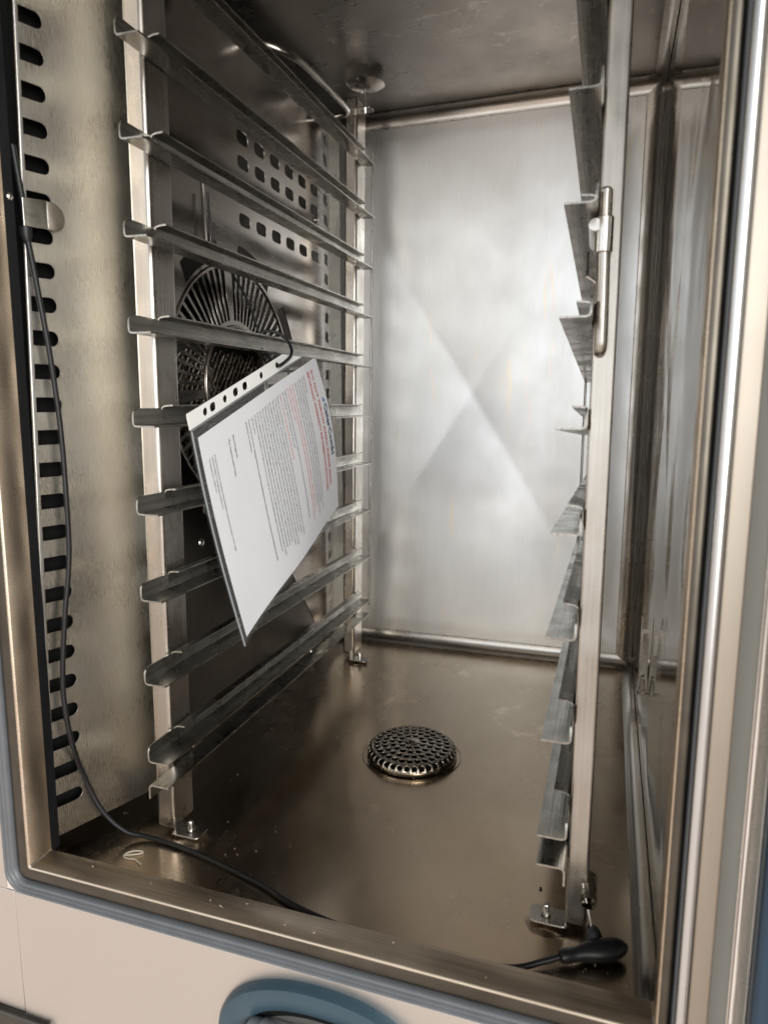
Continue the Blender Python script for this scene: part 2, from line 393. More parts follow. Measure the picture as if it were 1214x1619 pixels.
# outer front panels round the opening
FY = .3615
bm = BM(); box(bm, -.4216, .0672, FY, FY+.0015, -.30, OZ0-.0229); obj('front_panel', bm, M['front'], oven, bevel=.0005)
bm = BM(); box(bm, -.62, -.4222, FY+.0002, FY+.0017, -.116, OZ0-.0229); obj('front_panel', bm, M['front'], oven, bevel=.0005)
bm = BM(); box(bm, -.62, -.4296, FY+.0002, FY+.0017, OZ0-.0226, .80); obj('front_panel', bm, M['front'], oven, bevel=.0005)
bm = BM(); box(bm, .0566, .0672, FY-.0016, FY+.0140, OZ0-.0226, .80); obj('front_panel', bm, M['stripsteel'], oven, bevel=.0012, label='narrow steel strip beside the right gasket, coloured darker than the front panel against glare')
bm = BM(); box(bm, -.62, -.395, FY-.005, FY+.02, -.25, -.1165); obj('lower_trim', bm, M['dark'], oven, bevel=.004)
bm = BM(); box(bm, .0674, .0785, FY+.004, FY+.006, -.30, .80); obj('side_trim', bm, M['greytrim'], oven, bevel=.0005)
bm = BM(); tube(bm, [(.0534, FY-.0022, -.012), (.0534, FY-.0022, .80)], .0028, 16); obj('gasket_sheen_bar', bm, M['silver'], oven, label='silver bar standing in for the bright sheen on the right gasket')  # bar added over the gasket to imitate its bright highlight
bm = BM(); tube(bm, [(.0772, FY+.0035, -.30), (.0772, FY+.0035, .80)], .0009, 10); obj('trim_edge', bm, M['bright'], oven)

# black strip with rivet between frame and slotted panel
bm = BM()
quad(bm, (-.4067, YF+.0006, .012), (-.4076, .3955, .012), (-.4076+.0093, .3955, .765), (-.4067+.0093, YF+.0006, .765))
bmesh.ops.solidify(bm, geom=bm.faces[:], thickness=.0012)
es = obj('edge_strip', bm, M['strip'], oven, smooth=0)
bm = lathe(BM(), [(.0026, 0), (.0026, .0006), (.0018, .0014), (.0001, .0018)], (-.4008, .3915, .5085), 16, 'X')
obj('rivet', bm, M['bright'], es)

# round dish studs that hold the racks: two hang from the ceiling, four stand on the floor
def stud(x, y, top):
    bm = BM()
    if top:
        tube(bm, [(x, y, ZC), (x, y, .728)], .0021, 12); tube(bm, [(x, y, .7295), (x, y, .7235)], [.0038, .0026], 12)
        o = obj('mounting_stud', bm, M['bright'], oven)
        bm = lathe(BM(), [(.0001, .0), (.014, .0018), (.0235, .0060), (.0240, .0063), (.0235, .0073), (.014, .0034), (.0001, .0014)], (x, y, .7500), 36)
    else:
        tube(bm, [(x, y, .0), (x, y, .0128), (x, y, .0140)], [.0024, .0024, .0018], 14)
        o = obj('locating_pin', bm, M['bright'], oven)
        bm = lathe(BM(), [(.0150, .0002), (.010, .0010), (.005, .0026), (.0001, .0030)], (x, y, 0), 36)
    obj('dish', bm, M['bright'] if top else M['floor'], o)
stud(-.3062, .858, True)
stud(-.3237, .873, False); stud(-.3237, .4542, False); stud(-.0255, .4492, False)
stud(-.409, .585, False); stud(-.395, .862, False)

# steam pipe under the ceiling and a nozzle
bm = BM(); tube(bm, smooth_path([(-.369, .676, .7290), (-.352, .677, .7270), (-.341, .682, .7240), (-.3320, .692, .7220), (-.326, .71, .7215), (-.3225, .76, .7215), (-.3205, .815, .7210), (-.3225, .838, .7210), (-.335, .848, .7210), (-.372, .850, .7210)], 6), .0033, 12)
obj('steam_pipe', bm, M['bright'], oven)
bm = lathe(BM(), [(.011, 0), (.011, -.022), (.0085, -.024), (.0085, -.034), (.0052, -.034), (.0050, -.016)], (-.321, .600, ZC), 24)
obj('steam_nozzle', bm, M['dark'], oven)

# hole and spring clip on the right wall
bm = plate([rrect(.0420, .130, .0072, .062, .002, 3), rrect(.0420, .146, .0042, .022, .0020, 6)], .0012, lambda u, v, w: (u, .655+w-(v-.1)*.10, v))
for u in (.0384, .0457):
    quad(bm, (u, .6545, .099), (u, .648, .171), (u, .660, .171), (u, .666, .099))
tube(bm, [(.0384, .652, .0985), (.0386, .650, .0965), (.0452, .650, .0965), (.0456, .652, .0985)], .0009, 8)
tube(bm, [(.0398, .6500, .0975), (.0412, .6495, .113), (.0426, .6495, .113), (.0440, .6500, .0975)], .0007, 8)
obj('wall_clip', bm, M['bright'], oven)

# blue oval recess for the hand shower in the front panel
RC = (-.162, FY, -.065)
def ovalring(bm, prof, ax, az, n=72):
    rings = []
    for k in range(n):
        a = 2*PI*k/n; ring = []
        for e, y in prof:
            # e measured outward from the ellipse along the radius
            ring.append(bm.verts.new((RC[0]+(ax+e)*math.copysign(abs(math.cos(a))**.92, math.cos(a)), FY+y, RC[2]+(az+e)*math.copysign(abs(math.sin(a))**.92, math.sin(a)))))
        rings.append(ring)
    for i in range(n):
        A, B_ = rings[i], rings[(i+1) % n]
        for k in range(len(prof)-1): bm.faces.new((A[k], A[k+1], B_[k+1], B_[k]))
    bmesh.ops.recalc_face_normals(bm, faces=bm.faces); return bm
bm = ovalring(BM(), [(.0215, .0), (.0212, -.004), (.0195, -.0075), (.0165, -.0085), (.008, -.0075), (.003, -.0060), (.0005, -.003), (-.0005, .0), (-.003, .012)], .0565, .0295)
rc = obj('shower_recess', bm, M['blue'], oven, smooth=45)
bm = ovalring(BM(), [(-.0005, -.0008), (-.008, .0002), (-.0294, .0004)], .0565, .0295)
obj('recess_bowl', bm, M['void'], rc, smooth=45)

# ---- the open door, hinged on the right: only its inner edge shows
bm = BM(); box(bm, .0794, .0800, .340, .366, -.30, .80)
dr = obj('door', bm, M['bright'], oven, bevel=.0005)
bm = BM(); box(bm, .0802, .150, .330, .3680, -.30, .36); obj('door_liner', bm, M['doorblue'], dr, bevel=.003)
bm = BM(); box(bm, .0802, .150, .330, .3680, .3605, .80); obj('door_frame_profile', bm, M['front'], dr, bevel=.003)

# ================================================================== FAN BAFFLE
baf = thing('air_baffle', 'dark steel fan guard with slotted front strip, punched holes and round fan grille', 'fan guard', (-.385, .55, .02))
PX, PY = -.4102, .392
dl = math.hypot(.0305, .082); ux, uy = .0305/dl, .082/dl
nxp, nyp = uy, -ux            # normal towards the camera
smax = (.50-PY)/uy
slots = []
NS = 27
for k in range(NS):
    zc = .0495 + (.6345-.0495)*k/24
    if zc > .72: continue
    e = .0250-.0030*(zc-.042)/.6
    h = .0112
    slots.append([(.0028, zc-h/2)] + arc2((e-h/2+.001, zc), h/2, -90, 90, 8) + [(.0028, zc+h/2)])
def shf(u, z): return u+.0195*(z-.03)/.6*max(0, 1-u/smax)
bm = plate([[(-.001, .020), (smax, .020), (smax, .745), (-.001, .745)]]+slots, .0012, lambda u, v, w: (PX+ux*shf(u, v)+nxp*w, PY+uy*shf(u, v)+nyp*w, v))
obj('slotted_strip', bm, M['panel'], baf, smooth=0)
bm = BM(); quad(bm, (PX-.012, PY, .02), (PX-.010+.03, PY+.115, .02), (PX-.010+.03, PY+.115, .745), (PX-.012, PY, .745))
obj('slot_shade_sheet', bm, M['void'], baf, smooth=0)  # black sheet stands in for the dark space behind the slots
bm = BM(); tube(bm, [(PX+ux*shf(.0010, z)+nxp*.0008, PY+uy*shf(.0010, z)+nyp*.0008, z) for z in [.02+.0725*k for k in range(11)]], .0008, 8); obj('folded_lip', bm, M['silver'], baf)
# main plate with grille slots and rectangular holes
BX = -.37
FC = (.637, .385)
loops = [[(.50, .020), (.862, .020), (.862, .745), (.850, .745), (.842, .7405), (.822, .7385), (.800, .7450), (.700, .745), (.688, .7390), (.655, .7390), (.643, .745), (.50, .745)]]
for rz in (.6585, .6345, .6105, .5795, .5545):
    for k in range(6): loops.append(rrect(.6610+.0358*k, rz, .0228, .0128, .0050, 3))
for k in range(68):
    if k % 17 in (0,): continue
    a0 = 2*PI*(k-.34)/68+.12; a1 = 2*PI*(k+.34)/68+.12
    r0, r1 = .0665, .1175
    b0 = .9
    loops.append([(FC[0]+r0*math.cos(a0+.0), FC[1]+r0*math.sin(a0)), (FC[0]+r1*math.cos(a0), FC[1]+r1*math.sin(a0)), (FC[0]+r1*math.cos(a1), FC[1]+r1*math.sin(a1)), (FC[0]+r0*math.cos(a1), FC[1]+r0*math.sin(a1))])
for k in range(8):
    a0 = 2*PI*k/8+.20; a1 = 2*PI*(k+1)/8-.02
    n = 7; r0, r1 = .125, .143
    loops.append([(FC[0]+r0*math.cos(a0+(a1-a0)*i/n), FC[1]+r0*math.sin(a0+(a1-a0)*i/n)) for i in range(n+1)] + [(FC[0]+r1*math.cos(a1-.04+(a0-a1+.08)*i/n), FC[1]+r1*math.sin(a1-.04+(a0-a1+.08)*i/n)) for i in range(n+1)])
loops.append(circ(FC[0], FC[1], .058, 48))
bm = plate(loops, .0014, lambda u, v, w: (BX+w, u, v))
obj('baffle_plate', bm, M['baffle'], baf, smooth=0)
# raised inner ring and rim of the grille
bm = BM()
for rr, tr_ in ((.0605, .0016), (.1205, .0013)):
    pts = [(BX+.0010, FC[0]+rr*math.cos(2*PI*k/72), FC[1]+rr*math.sin(2*PI*k/72)) for k in range(73)]
    tube(bm, pts, tr_, 8, cap=False)
obj('grille_ring', bm, M['baffle'], baf, smooth=60)
# expanded wire mesh behind the grille
bm = BM()
for s in (-1, 1):
    for k in range(-20, 21):
        c = k*.0112
        pts = []
        for j in range(-24, 25):
            u = j*.005; v = c+s*u*1.35
            if u*u+v*v < .112**2 and v < .036: pts.append((BX-.010+.0006*s*math.sin(j*2.1), FC[0]+u, FC[1]+v))
        if len(pts) > 2: tube(bm, pts, .0007, 5)
obj('wire_mesh', bm, M['rim'], baf, smooth=60)
# rear bent strip with square holes, then the return flange
A0, A1, A2 = (-.37, .862), (-.3810, .9150), (-.3762, .9440)
L1 = math.hypot(A1[0]-A0[0], A1[1]-A0[1]); e1 = ((A1[0]-A0[0])/L1, (A1[1]-A0[1])/L1)
lp = [[(0, .020), (L1, .020), (L1, .745), (0, .745)]]
for k in range(27): lp.append(rrect(L1*.52, .050+k*.0255, .024, .0132, .003, 2))
bm = plate(lp, .0012, lambda u, v, w: (A0[0]+e1[0]*u+w*e1[1], A0[1]+e1[1]*u-w*e1[0], v))
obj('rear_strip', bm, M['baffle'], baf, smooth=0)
bm = BM(); quad(bm, (*A1, .020), (*A2, .020), (*A2, .745), (*A1, .745)); bmesh.ops.solidify(bm, geom=bm.faces[:], thickness=.0012)
obj('return_flange', bm, M['panel'], baf, smooth=0)
# retaining tab across the slots and the seam bolts
def onP(s, z, off=0): return (PX+ux*s+nxp*off, PY+uy*s+nyp*off, z)
lp = [[(.012, .4915), (.029, .4922), (.029, .5120), (.012, .5108)]]
bm = plate(lp, .0014, lambda u, v, w: onP(u, v, .0065+w))
lp2 = [[(.0292, .4923)] + arc2((.0345, .5021), .0098, -90, 90, 10) + [(.0292, .5120)]]
bm2 = plate(lp2, .0014, lambda u, v, w: onP(u, v, .0065-(u-.029)*.28+w))
me_ = bpy.data.meshes.new('t'); bm2.to_mesh(me_); bm2.free(); bm.from_mesh(me_); bpy.data.meshes.remove(me_)
obj('retaining_tab', bm, M['bright'], baf, smooth=0, bevel=.0003)
for (yy, zz) in ((.555, .235), (.70, .245), (.845, .60)):
    bm = lathe(BM(), [(.0042, .0007), (.0042, .0018), (.0030, .0034), (.0001, .0038)], (BX, yy, zz), 14, 'X')
    obj('screw_head', bm, M['bright'], baf)
bm = BM(); tube(bm, [(BX+.0016, .5815, .588), (BX+.0016, .584, .557), (BX+.0016, .5855, .5168)], .0011, 6)
tube(bm, [(BX+.0018, .5855, .5168), (BX+.0018, .5925, .5168), (BX+.0018, .5925, .527)], .0009, 6)
obj('seam_edge', bm, M['dark'], baf)

# fan wheel behind the grille
fan = thing('fan_wheel', 'dark bladed fan wheel behind the round grille of the baffle', 'fan', (-.405, FC[0], FC[1]))
bm = BM()
for k in range(24):
    a = 2*PI*k/24; c, s = math.cos(a), math.sin(a); c2, s2 = math.cos(a+.16), math.sin(a+.16)
    p = [(-.388, .075*c, .075*s), (-.388, .108*c2, .108*s2), (-.422, .108*c2, .108*s2), (-.422, .075*c, .075*s)]
    quad(bm, *[(x, FC[0]+y, FC[1]+z) for x, y, z in p])
bmesh.ops.solidify(bm, geom=bm.faces[:], thickness=.001)
obj('blade', bm, M['dark'], fan, smooth=0)
bm = lathe(BM(), [(.0001, .0), (.11, .0), (.11, .002), (.0001, .002)], (-.424, FC[0], FC[1]), 40, 'X')
obj('wheel_disc', bm, M['dark'], fan)
bm = lathe(BM(), [(.024, .0), (.022, .018), (.010, .022), (.0001, .022)], (-.424, FC[0], FC[1]), 24, 'X')
obj('hub', bm, M['rim'], fan)

# ================================================================== TRAY RACKS
RZ = [.0850, .1505, .2182, .2850, .3504, .4171, .4827, .5465, .6115, .6770]
TH = .0013
def rail_bm(sgn, y0, y1):
    """C-shaped tray rail: web at x=0 on the post, flanges towards the middle (sgn), front nose notched"""
    bm = BM()
    low = [(0, .0136)] + [(0, .0030), (.0008, .0009), (.0030, 0), (.0190, 0)]
    lowr = [(0, .0095)] + low[1:]
    # rounded nose: short taper
    nose = [(y0, .0092), (y0+.0012, .0118), (y0+.0030, .0134), (y0+.006, .0138)]
    for i in range(len(nose)-1):
        (ya, za), (yb, zb) = nose[i], nose[i+1]
        def ext(a, b_, s, ya=ya, yb=yb, za=za, zb=zb):
            if b_ > .006: b_ = b_-.0136+(za if s == 0 else zb)
            return (sgn*a, ya if s == 0 else yb, b_)
        sheet(bm, low, ext, TH)
    sheet(bm, low, lambda a, b_, s: (sgn*a, y0+.006 if s == 0 else y0+.034, b_+(.0002 if b_ > .006 else 0)), TH)
    full = [(.0110, .0166), (.0050, .0162), (.0015, .0152), (0, .0130), (0, .0030), (.0008, .0009), (.0030, 0), (.0190, 0)]
    sheet(bm, full, lambda a, b_, s: (sgn*a, y0+.034 if s == 0 else y1-.014, b_), TH)
    tail = full[3:]
    sheet(bm, tail, lambda a, b_, s: (sgn*a, y1-.014 if s == 0 else y1, b_), TH)
    return bm
def guide_bm(sgn, y0, y1):
    bm = BM()
    prof = [(.0185, 0), (.0030, 0), (.0010, -.0010), (0, -.0030), (0, -.0125)]
    return sheet(bm, prof, lambda a, b_, s: (sgn*a, y0 if s == 0 else y1, b_), TH)
def rack(label, base, sgn, rx, ry, tag_rear):
    t = thing('tray_rack', label, 'tray rack', base, None)
    t.rotation_euler = (rx, ry, 0)
    # local frame: x from the outer face of the post (0) towards the middle (sgn), y from the post front
    W = .0178 if sgn > 0 else .0150; BV = .0032 if sgn > 0 else .0018
    def lb(x0, x1, y0, y1, z0, z1):
        bm = BM(); box(bm, min(sgn*x0, sgn*x1), max(sgn*x0, sgn*x1), y0, y1, z0, z1); return bm
    fp = obj('front_post', lb(0, W-.0004, 0, .030, .006, .757), M['rack'], t, local=True, bevel=BV)
    rp_ = obj('rear_post', lb(0, W-.0004, .4336, .468, .006, .757), M['rack'], t, local=True, bevel=BV)
    wx = sgn*(W-.0002)
    first = None
    for z in RZ:
        if first is None:
            first = obj('rail', rail_bm(sgn, -.0305, .452), M['rail'], t, local=True, smooth=35); o = first
        else:
            o = first.copy(); COL.objects.link(o); o.parent = t
        o.location = (wx, 0, z)
    g = obj('guide_rail', guide_bm(sgn, -.031, .450), M['rail'], t, local=True, smooth=35); g.location = (wx, 0, .0665)
    # rear rod on the flange tips
    bm = BM(); tube(bm, [(wx+sgn*.0178, .447, .079), (wx+sgn*.0178, .447, .690)], .0016, 10)
    obj('retaining_rod', bm, M['bright'], t, local=True)
    # feet: tab with a slot that sits over the locating pin, and the top tab
    for yy in (.005, .424):
        def pl(u, v, w, yy=yy): return (sgn*(W-.002+u), yy+v, .0042+w)
        bm = plate([rrect(.0125, .001, .027, .018, .004, 4), circ(.0145, .0, .0036, 16)], .0015, pl)
        ft = obj('foot_tab', bm, M['rack'], t, local=True, smooth=0)
        bm = BM(); box(bm, min(sgn*(W-.0018), sgn*(W-.0003)), max(sgn*(W-.0018), sgn*(W-.0003)), yy-.004, yy+.006, .0045, .017)
        obj('tab_upstand', bm, M['rack'], ft, local=True, bevel=.0005)
    bm = plate([rrect(.010, 0, .034, .016, .004, 4), circ(.0145, .0, .0036, 16)], .0015, lambda u, v, w: (sgn*(W-.002+u), .4225+v, .7340+w))
    obj('top_tab', bm, M['rack'], t, local=True, smooth=0)
    return t, wx
rl, wxl = rack('left tray rack, with the plastic pocket hanging on its rails', (-.3540, .449, 0), 1, 0, .0135, True)
rr_, wxr = rack('right tray rack seen edge on, with hooked locking rod on its front post', (.0020, .4440, 0), -1, -.05, 0, True)
# locking rod on the right rack's front post (local coords of the rack)
bm = BM(); tube(bm, [(-.0106, -.0042, .4700), (-.0106, -.0042, .4975), (-.0106, -.0042, .4990)], [.0042, .0042, .0030], 16)
hk = obj('locking_rod', bm, M['rack'], rr_, local=True)
bm = BM(); tube(bm, smooth_path([(-.0106, -.0042, .4760), (-.0098, -.0042, .44), (-.0094, -.0042, .412), (-.0094, -.0036, .4035), (-.0098, .0, .4005), (-.0098, .006, .4002)], 6), .0040, 14)
obj('rod', bm, M['rack'], hk, local=True)
bm = BM(); tube(bm, [(-.0106, -.0042, .4600), (-.0106, -.0042, .4815)], .0057, 18); obj('sleeve', bm, M['bright'], hk, local=True, bevel=.0006)
bm = BM(); tube(bm, [(-.0160, -.009, .4765), (-.0165, .035, .4760)], .0042, 16); tube(bm, [(-.0068, -.004, .476), (-.0150, -.004, .4745)], .0024, 10)
obj('cross_pin', bm, M['bright'], hk, local=True, bevel=.0005)
bm = BM(); tube(bm, smooth_path([(-.0205, .02, .467), (-.0200, .008, .4520), (-.0192, .004, .4480), (-.0150, .004, .4450), (-.0128, .003, .4400), (-.0126, .002, .4300)], 4), .0012, 8)
obj('spring_clip', bm, M['bright'], hk, local=True)
# probe sleeve at the foot of the right rack
bm = BM()
ax0, ax1 = Vector((.0008, -.0105, .0325)), Vector((.0008, .012, .0365))
n = 20
dirv = (ax1-ax0).normalized(); a_ = dirv.orthogonal().normalized(); b_ = dirv.cross(a_)
rings = []
for (p, r) in ((ax1, .0052), (ax0+dirv*.004, .0052), (ax0+dirv*.004, .0056), (ax0, .0056), (ax0-dirv*.0006, .0054), (ax0-dirv*.0006, .0045), (ax1, .0042)):
    rings.append([bm.verts.new(p+(a_*math.cos(2*PI*k/n)+b_*math.sin(2*PI*k/n))*r) for k in range(n)])
for i in range(len(rings)-1):
    for k in range(n): bm.faces.new((rings[i][k], rings[i][(k+1) % n], rings[i+1][(k+1) % n], rings[i+1][k]))
bm.faces.new(rings[-1])
obj('probe_sleeve', bm, M['rim'], rr_, local=True, smooth=50)

# ================================================================== DRAIN STRAINER
ds = thing('drain_strainer', 'round domed perforated steel strainer sitting in the floor drain', 'drain cover', (DC[0], DC[1], 0))
def hole_cell(bm, fmap, u0, u1, v0, v1, cu, cv, ru, rv, cache):
    n = 16
    H = []; S = []
    for k in range(n):
        a = 2*PI*k/n; c, s = math.cos(a), math.sin(a)
        H.append(bm.verts.new(fmap(cu+ru*c, cv+rv*s)))
        m_ = max(abs(c), abs(s)); px, py = c/m_, s/m_
        U = (u0+u1)/2+px*(u1-u0)/2; V_ = (v0+v1)/2+py*(v1-v0)/2
        S.append(bm.verts.new(fmap(U, V_)))
    for k in range(n): bm.faces.new((S[k], S[(k+1) % n], H[(k+1) % n], H[k]))
Rt = .0440
def dome(r): return .0150-.0035*(r/Rt)**2
def fm_top(a, r): return (DC[0]+r*math.cos(a), DC[1]+r*math.sin(a), dome(r))
bm = BM()
rings_ = [(.0085, .0166, 10), (.0166, .0247, 16), (.0247, .0328, 23), (.0328, .0410, 30)]
for r0, r1, cnt in rings_:
    for k in range(cnt):
        a0, a1 = 2*PI*k/cnt, 2*PI*(k+1)/cnt; rm = (r0+r1)/2
        hr = .0031
        hole_cell(bm, fm_top, a0, a1, r0, r1, (a0+a1)/2, rm, hr/rm, hr, None)
for k in range(32):
    a0, a1 = 2*PI*k/32, 2*PI*(k+1)/32
    bm.faces.new([bm.verts.new(fm_top(a, r)) for a, r in ((a0, .0001), (a0, .0085), (a1, .0085), (a1, .0001))])
# rim: quarter-round shoulder with a row of holes
def fm_rim(a, s):
    # s 0..1 from the top edge down the rounded shoulder
    th = s*1.35
    r = .0410+.0062*math.sin(th); z = dome(.0410)-.0078*(1-math.cos(th))*1.15
    return (DC[0]+r*math.cos(a), DC[1]+r*math.sin(a), z)
for k in range(38):
    a0, a1 = 2*PI*k/38, 2*PI*(k+1)/38
    hole_cell(bm, fm_rim, a0, a1, 0, 1, (a0+a1)/2, .55, .0027/.0455, .27, None)
for k in range(76):
    a0, a1 = 2*PI*k/76, 2*PI*(k+1)/76
    p = [fm_rim(a0, 1), fm_rim(a1, 1)]; q = [(DC[0]+.0474*math.cos(a), DC[1]+.0474*math.sin(a), .0015) for a in (a1, a0)]
    bm.faces.new([bm.verts.new(v) for v in p+q])
bmesh.ops.remove_doubles(bm, verts=bm.verts, dist=2e-5)
bmesh.ops.recalc_face_normals(bm, faces=bm.faces)
o = obj('perforated_dome', bm, M['rim'], ds, smooth=50)
so = o.modifiers.new('thick', 'SOLIDIFY'); so.thickness = .0009; so.offset = -1
bm = lathe(BM(), [(.0001, .0098), (.0395, .0082), (.0430, .0050), (.0440, .0010)], (DC[0], DC[1], 0), 40)
obj('shade_liner', bm, M['void'], ds)  # added black liner that makes the strainer holes look dark
bm = lathe(BM(), [(.0001, .0), (.0030, .0002), (.0036, .0012), (.0018, .0020), (.0001, .0021)], (DC[0], DC[1], .0149), 20)
obj('centre_rivet', bm, M['rim'], ds)

# ================================================================== PLASTIC POCKET AND LETTER
Ap, Bp, Cp, Dp = Vector((-.2949, .4328, .3595)), Vector((-.3095, .6868, .4380)), Vector((-.2875, .4896, .1622)), Vector((-.298, .7383, .2462))
NP = (Bp-Ap).cross(Cp-Ap).normalized()
if NP.x < 0: NP = -NP
def page(u, v, off=0):
    """u: down the photo (reading direction of the letter), v: along the punched edge towards the letter's top"""
    p = Ap*(1-u)*(1-v)+Bp*(1-u)*v+Cp*u*(1-v)+Dp*u*v
    bul = .0100*math.sin(PI*min(1, max(0, u)))*max(0, v)**2.2 - .004*math.sin(PI*u)*(1-v)**2 + .0012*math.sin(9*v+3*u)*u + .0010*math.sin(5*u*3+7*v)*math.exp(-((v-.85)/.12)**2)*4*max(0, .35-u)
    return p+NP*(bul+off)
def tuck(bm):
    # the corner is folded away under the rail above it
    bmesh.ops.bisect_plane(bm, geom=bm.verts[:]+bm.edges[:]+bm.faces[:], plane_co=(0, .66, .4152), plane_no=(0, 0, 1), clear_outer=True)
    return bm
def grid(u0, u1, v0, v1, nu, nv, off):
    bm = BM(); V = [[bm.verts.new(page(u0+(u1-u0)*i/nu, v0+(v1-v0)*j/nv, off)) for j in range(nv+1)] for i in range(nu+1)]
    for i in range(nu):
        for j in range(nv): bm.faces.new((V[i][j], V[i+1][j], V[i+1][j+1], V[i][j+1]))
    return tuck(bm)
pk = thing('plastic_pocket', 'clear punched plastic pocket with white binding strip hanging askew from the left rack', 'plastic pocket', tuple(Ap))
bm = grid(.062, 1, 0, 1, 30, 30, .0011); obj('front_film', bm, M['film'], pk, smooth=60)
bm = grid(.062, 1, 0, 1, 20, 20, -.0009); obj('rear_film', bm, M['film'], pk, smooth=60)
PL, PW = .256, .200
def strip_map(x, y, w): return page(x/PW, y/PL, w)
lp = [[(0, 0)] + [(.0, PL*k/24) for k in range(1, 25)] + [(.0122, PL*k/24) for k in range(24, -1, -1)]]
for k, v in enumerate((.099, .146, .226, .300, .369, .500, .637)):
    if k in (1, 3, 4): lp.append(rrect(.0062, v*PL, .0066, .0094, .003, 4))
    else: lp.append([(.0062+.0030*math.cos(2*PI*j/16), v*PL+.0036*math.sin(2*PI*j/16)) for j in range(16)])
bm = plate(lp, .0006, strip_map); tuck(bm); obj('binding_strip', bm, M['white'], pk, smooth=0)
bm = BM()
for off in (.0012,):
    tube(bm, [page(u/30, .0025, off) for u in range(2, 31)], .0008, 6)
    tube(bm, [page(.064, v/30, off) for v in range(0, 31)], .0005, 6)
tuck(bm); obj('welded_seam', bm, M['greyplast'], pk)

lt = thing('warranty_letter', 'white printed warranty letter inside the plastic pocket, turned on its side', 'letter', tuple(page(.5, .5)))
bm = grid(.104, .985, .034, .988, 40, 40, 0); so = obj('sheet', bm, M['paper'], lt, smooth=60)
def text_bm(lines):
    """lines: (text, v of baseline, u start, u length or None, cap height in v)"""
    out = BM()
    for s, v0, u0, ulen, h, bold in lines:
        cu = bpy.data.curves.new('tmp', 'FONT'); cu.body = s; cu.size = 1; cu.resolution_u = 1; cu.fill_mode = 'FRONT'; cu.offset = bold
        o = bpy.data.objects.new('tmp', cu); COL.objects.link(o)
        dg = bpy.context.evaluated_depsgraph_get(); dg.update()
        me = bpy.data.meshes.new_from_object(o.evaluated_get(dg))
        xs = [q.co.x for q in me.vertices]
        if xs:
            x0, x1 = min(xs), max(xs)
            hs = h/.7
            us = (ulen/(x1-x0)) if ulen else hs*PL/PW
            b0 = BM(); b0.from_mesh(me)
            for q in b0.verts: q.co = page(u0+(q.co.x-x0)*us, v0+q.co.y*hs, .0004)
            m2 = bpy.data.meshes.new('t'); b0.to_mesh(m2); b0.free(); out.from_mesh(m2); bpy.data.meshes.remove(m2)
        bpy.data.meshes.remove(me); bpy.data.objects.remove(o); bpy.data.curves.remove(cu)
    return out
H1, HB = .0165, .0084
obj('red_heading', text_bm([('DO NOT THROW AWAY! PLEASE READ', .900, .150, .65, .0185, .028), ('IMPORTANT WARRANTY INFORMATION ENCLOSED', .862, .145, .67, .0180, .028)]), M['red'], lt, smooth=0)
obj('letterhead', text_bm([('CaterCombi', .944, .345, .30, .029, .04)]), M['navy'], lt, smooth=0)
bm = BM(); bm.faces.new([bm.verts.new(page(u, v, .0004)) for u, v in ((.305, .944), (.338, .944), (.338, .972))]); obj('letterhead_mark', bm, M['sky'], lt, smooth=0)
body = ['Dear Customer,',
 'Thank you for purchasing your new equipment from us, please take the time to read all of this letter before use and',
 'the manual supplied, as it contains important details of the warranty on your purchase.',
 'Your new appliance comes with a full parts and labour warranty, which starts on the day of delivery to you and',
 'will remain valid for the length of time stated on your invoice, subject to the conditions that are listed below.']
redb = ['Please note that in order to keep the warranty valid the unit must be installed by a qualified engineer and on a',
 'regular basis it must be descaled and serviced, the water supply must be treated with a suitable softener fitted, or',
 'the warranty may be void.']
body2 = ['Failure to have the unit serviced may lead to faults which are not covered by the terms of this warranty and',
 'the customer will be charged for the visit.']
redc = ['Failure to do this may void your product warranty.']
body3 = ['Please do not hesitate to contact us for more details. Please have to hand the serial number that you will find',
 'on the rating plate, and the original invoice or proof of purchase when you call to log your request.',
 'The types of fault that are covered must be reported within 24 hours of delivery, the unit must not be used until',
 'an engineer has been booked as a matter of urgency and the fault has been inspected and repaired in full.',
 'Your food and the equipment must be kept apart from the items that are returned to the manufacturer for repair.',
 'These terms do not affect your statutory rights as a consumer and are in addition to the rights you have by law.',
 'The CaterCombi team can register your unit for you on request. If you are not ready to register it please get in',
 'touch, it can be requested by emailing the support team and quoting the order number on your paperwork.',
 'If your equipment has any issues within the first few months, you MUST log the fault with the support team',
 'in writing. It is important to do this as soon as you can, as we cannot help if the fault is reported late and we',
 'can be sure.']
dmg = ['If your item has been damaged please log this immediately after delivery, please contact us immediately and take',
 'pictures as evidence.']
lines = []; redl = []
v = .822; st = .0208
def put(lst, arr):
    global v
    for s in arr:
        n_ = len(s); lst.append((s, v, .150+(.82-v)*.045, (.0066*n_ if n_ < 60 else .70+.03*math.sin(n_*5.1)), HB, .022)); v -= st
    v -= .004
put(lines, body); put(redl, redb); put(lines, body2); put(redl, redc); put(lines, body3); put(lines, dmg)
lines += [('Kind Regards,', .226, .185, .10, HB, .022), ('The CaterCombi Team.', .196, .187, .165, HB, .022)]
lines += [('8 Lakeview Road, Ventura Industrial Est, Canterbury, Kent, CT1 2AB', .100, .205, .42, .0068, .016), ('01234 567890 | info@catercombi.com', .084, .205, .22, .0068, .016), ('Company No: 10871191', .068, .205, .14, .0068, .016)]
obj('body_text', text_bm(lines), M['ink'], lt, smooth=0)
obj('red_text', text_bm(redl), M['red'], lt, smooth=0)

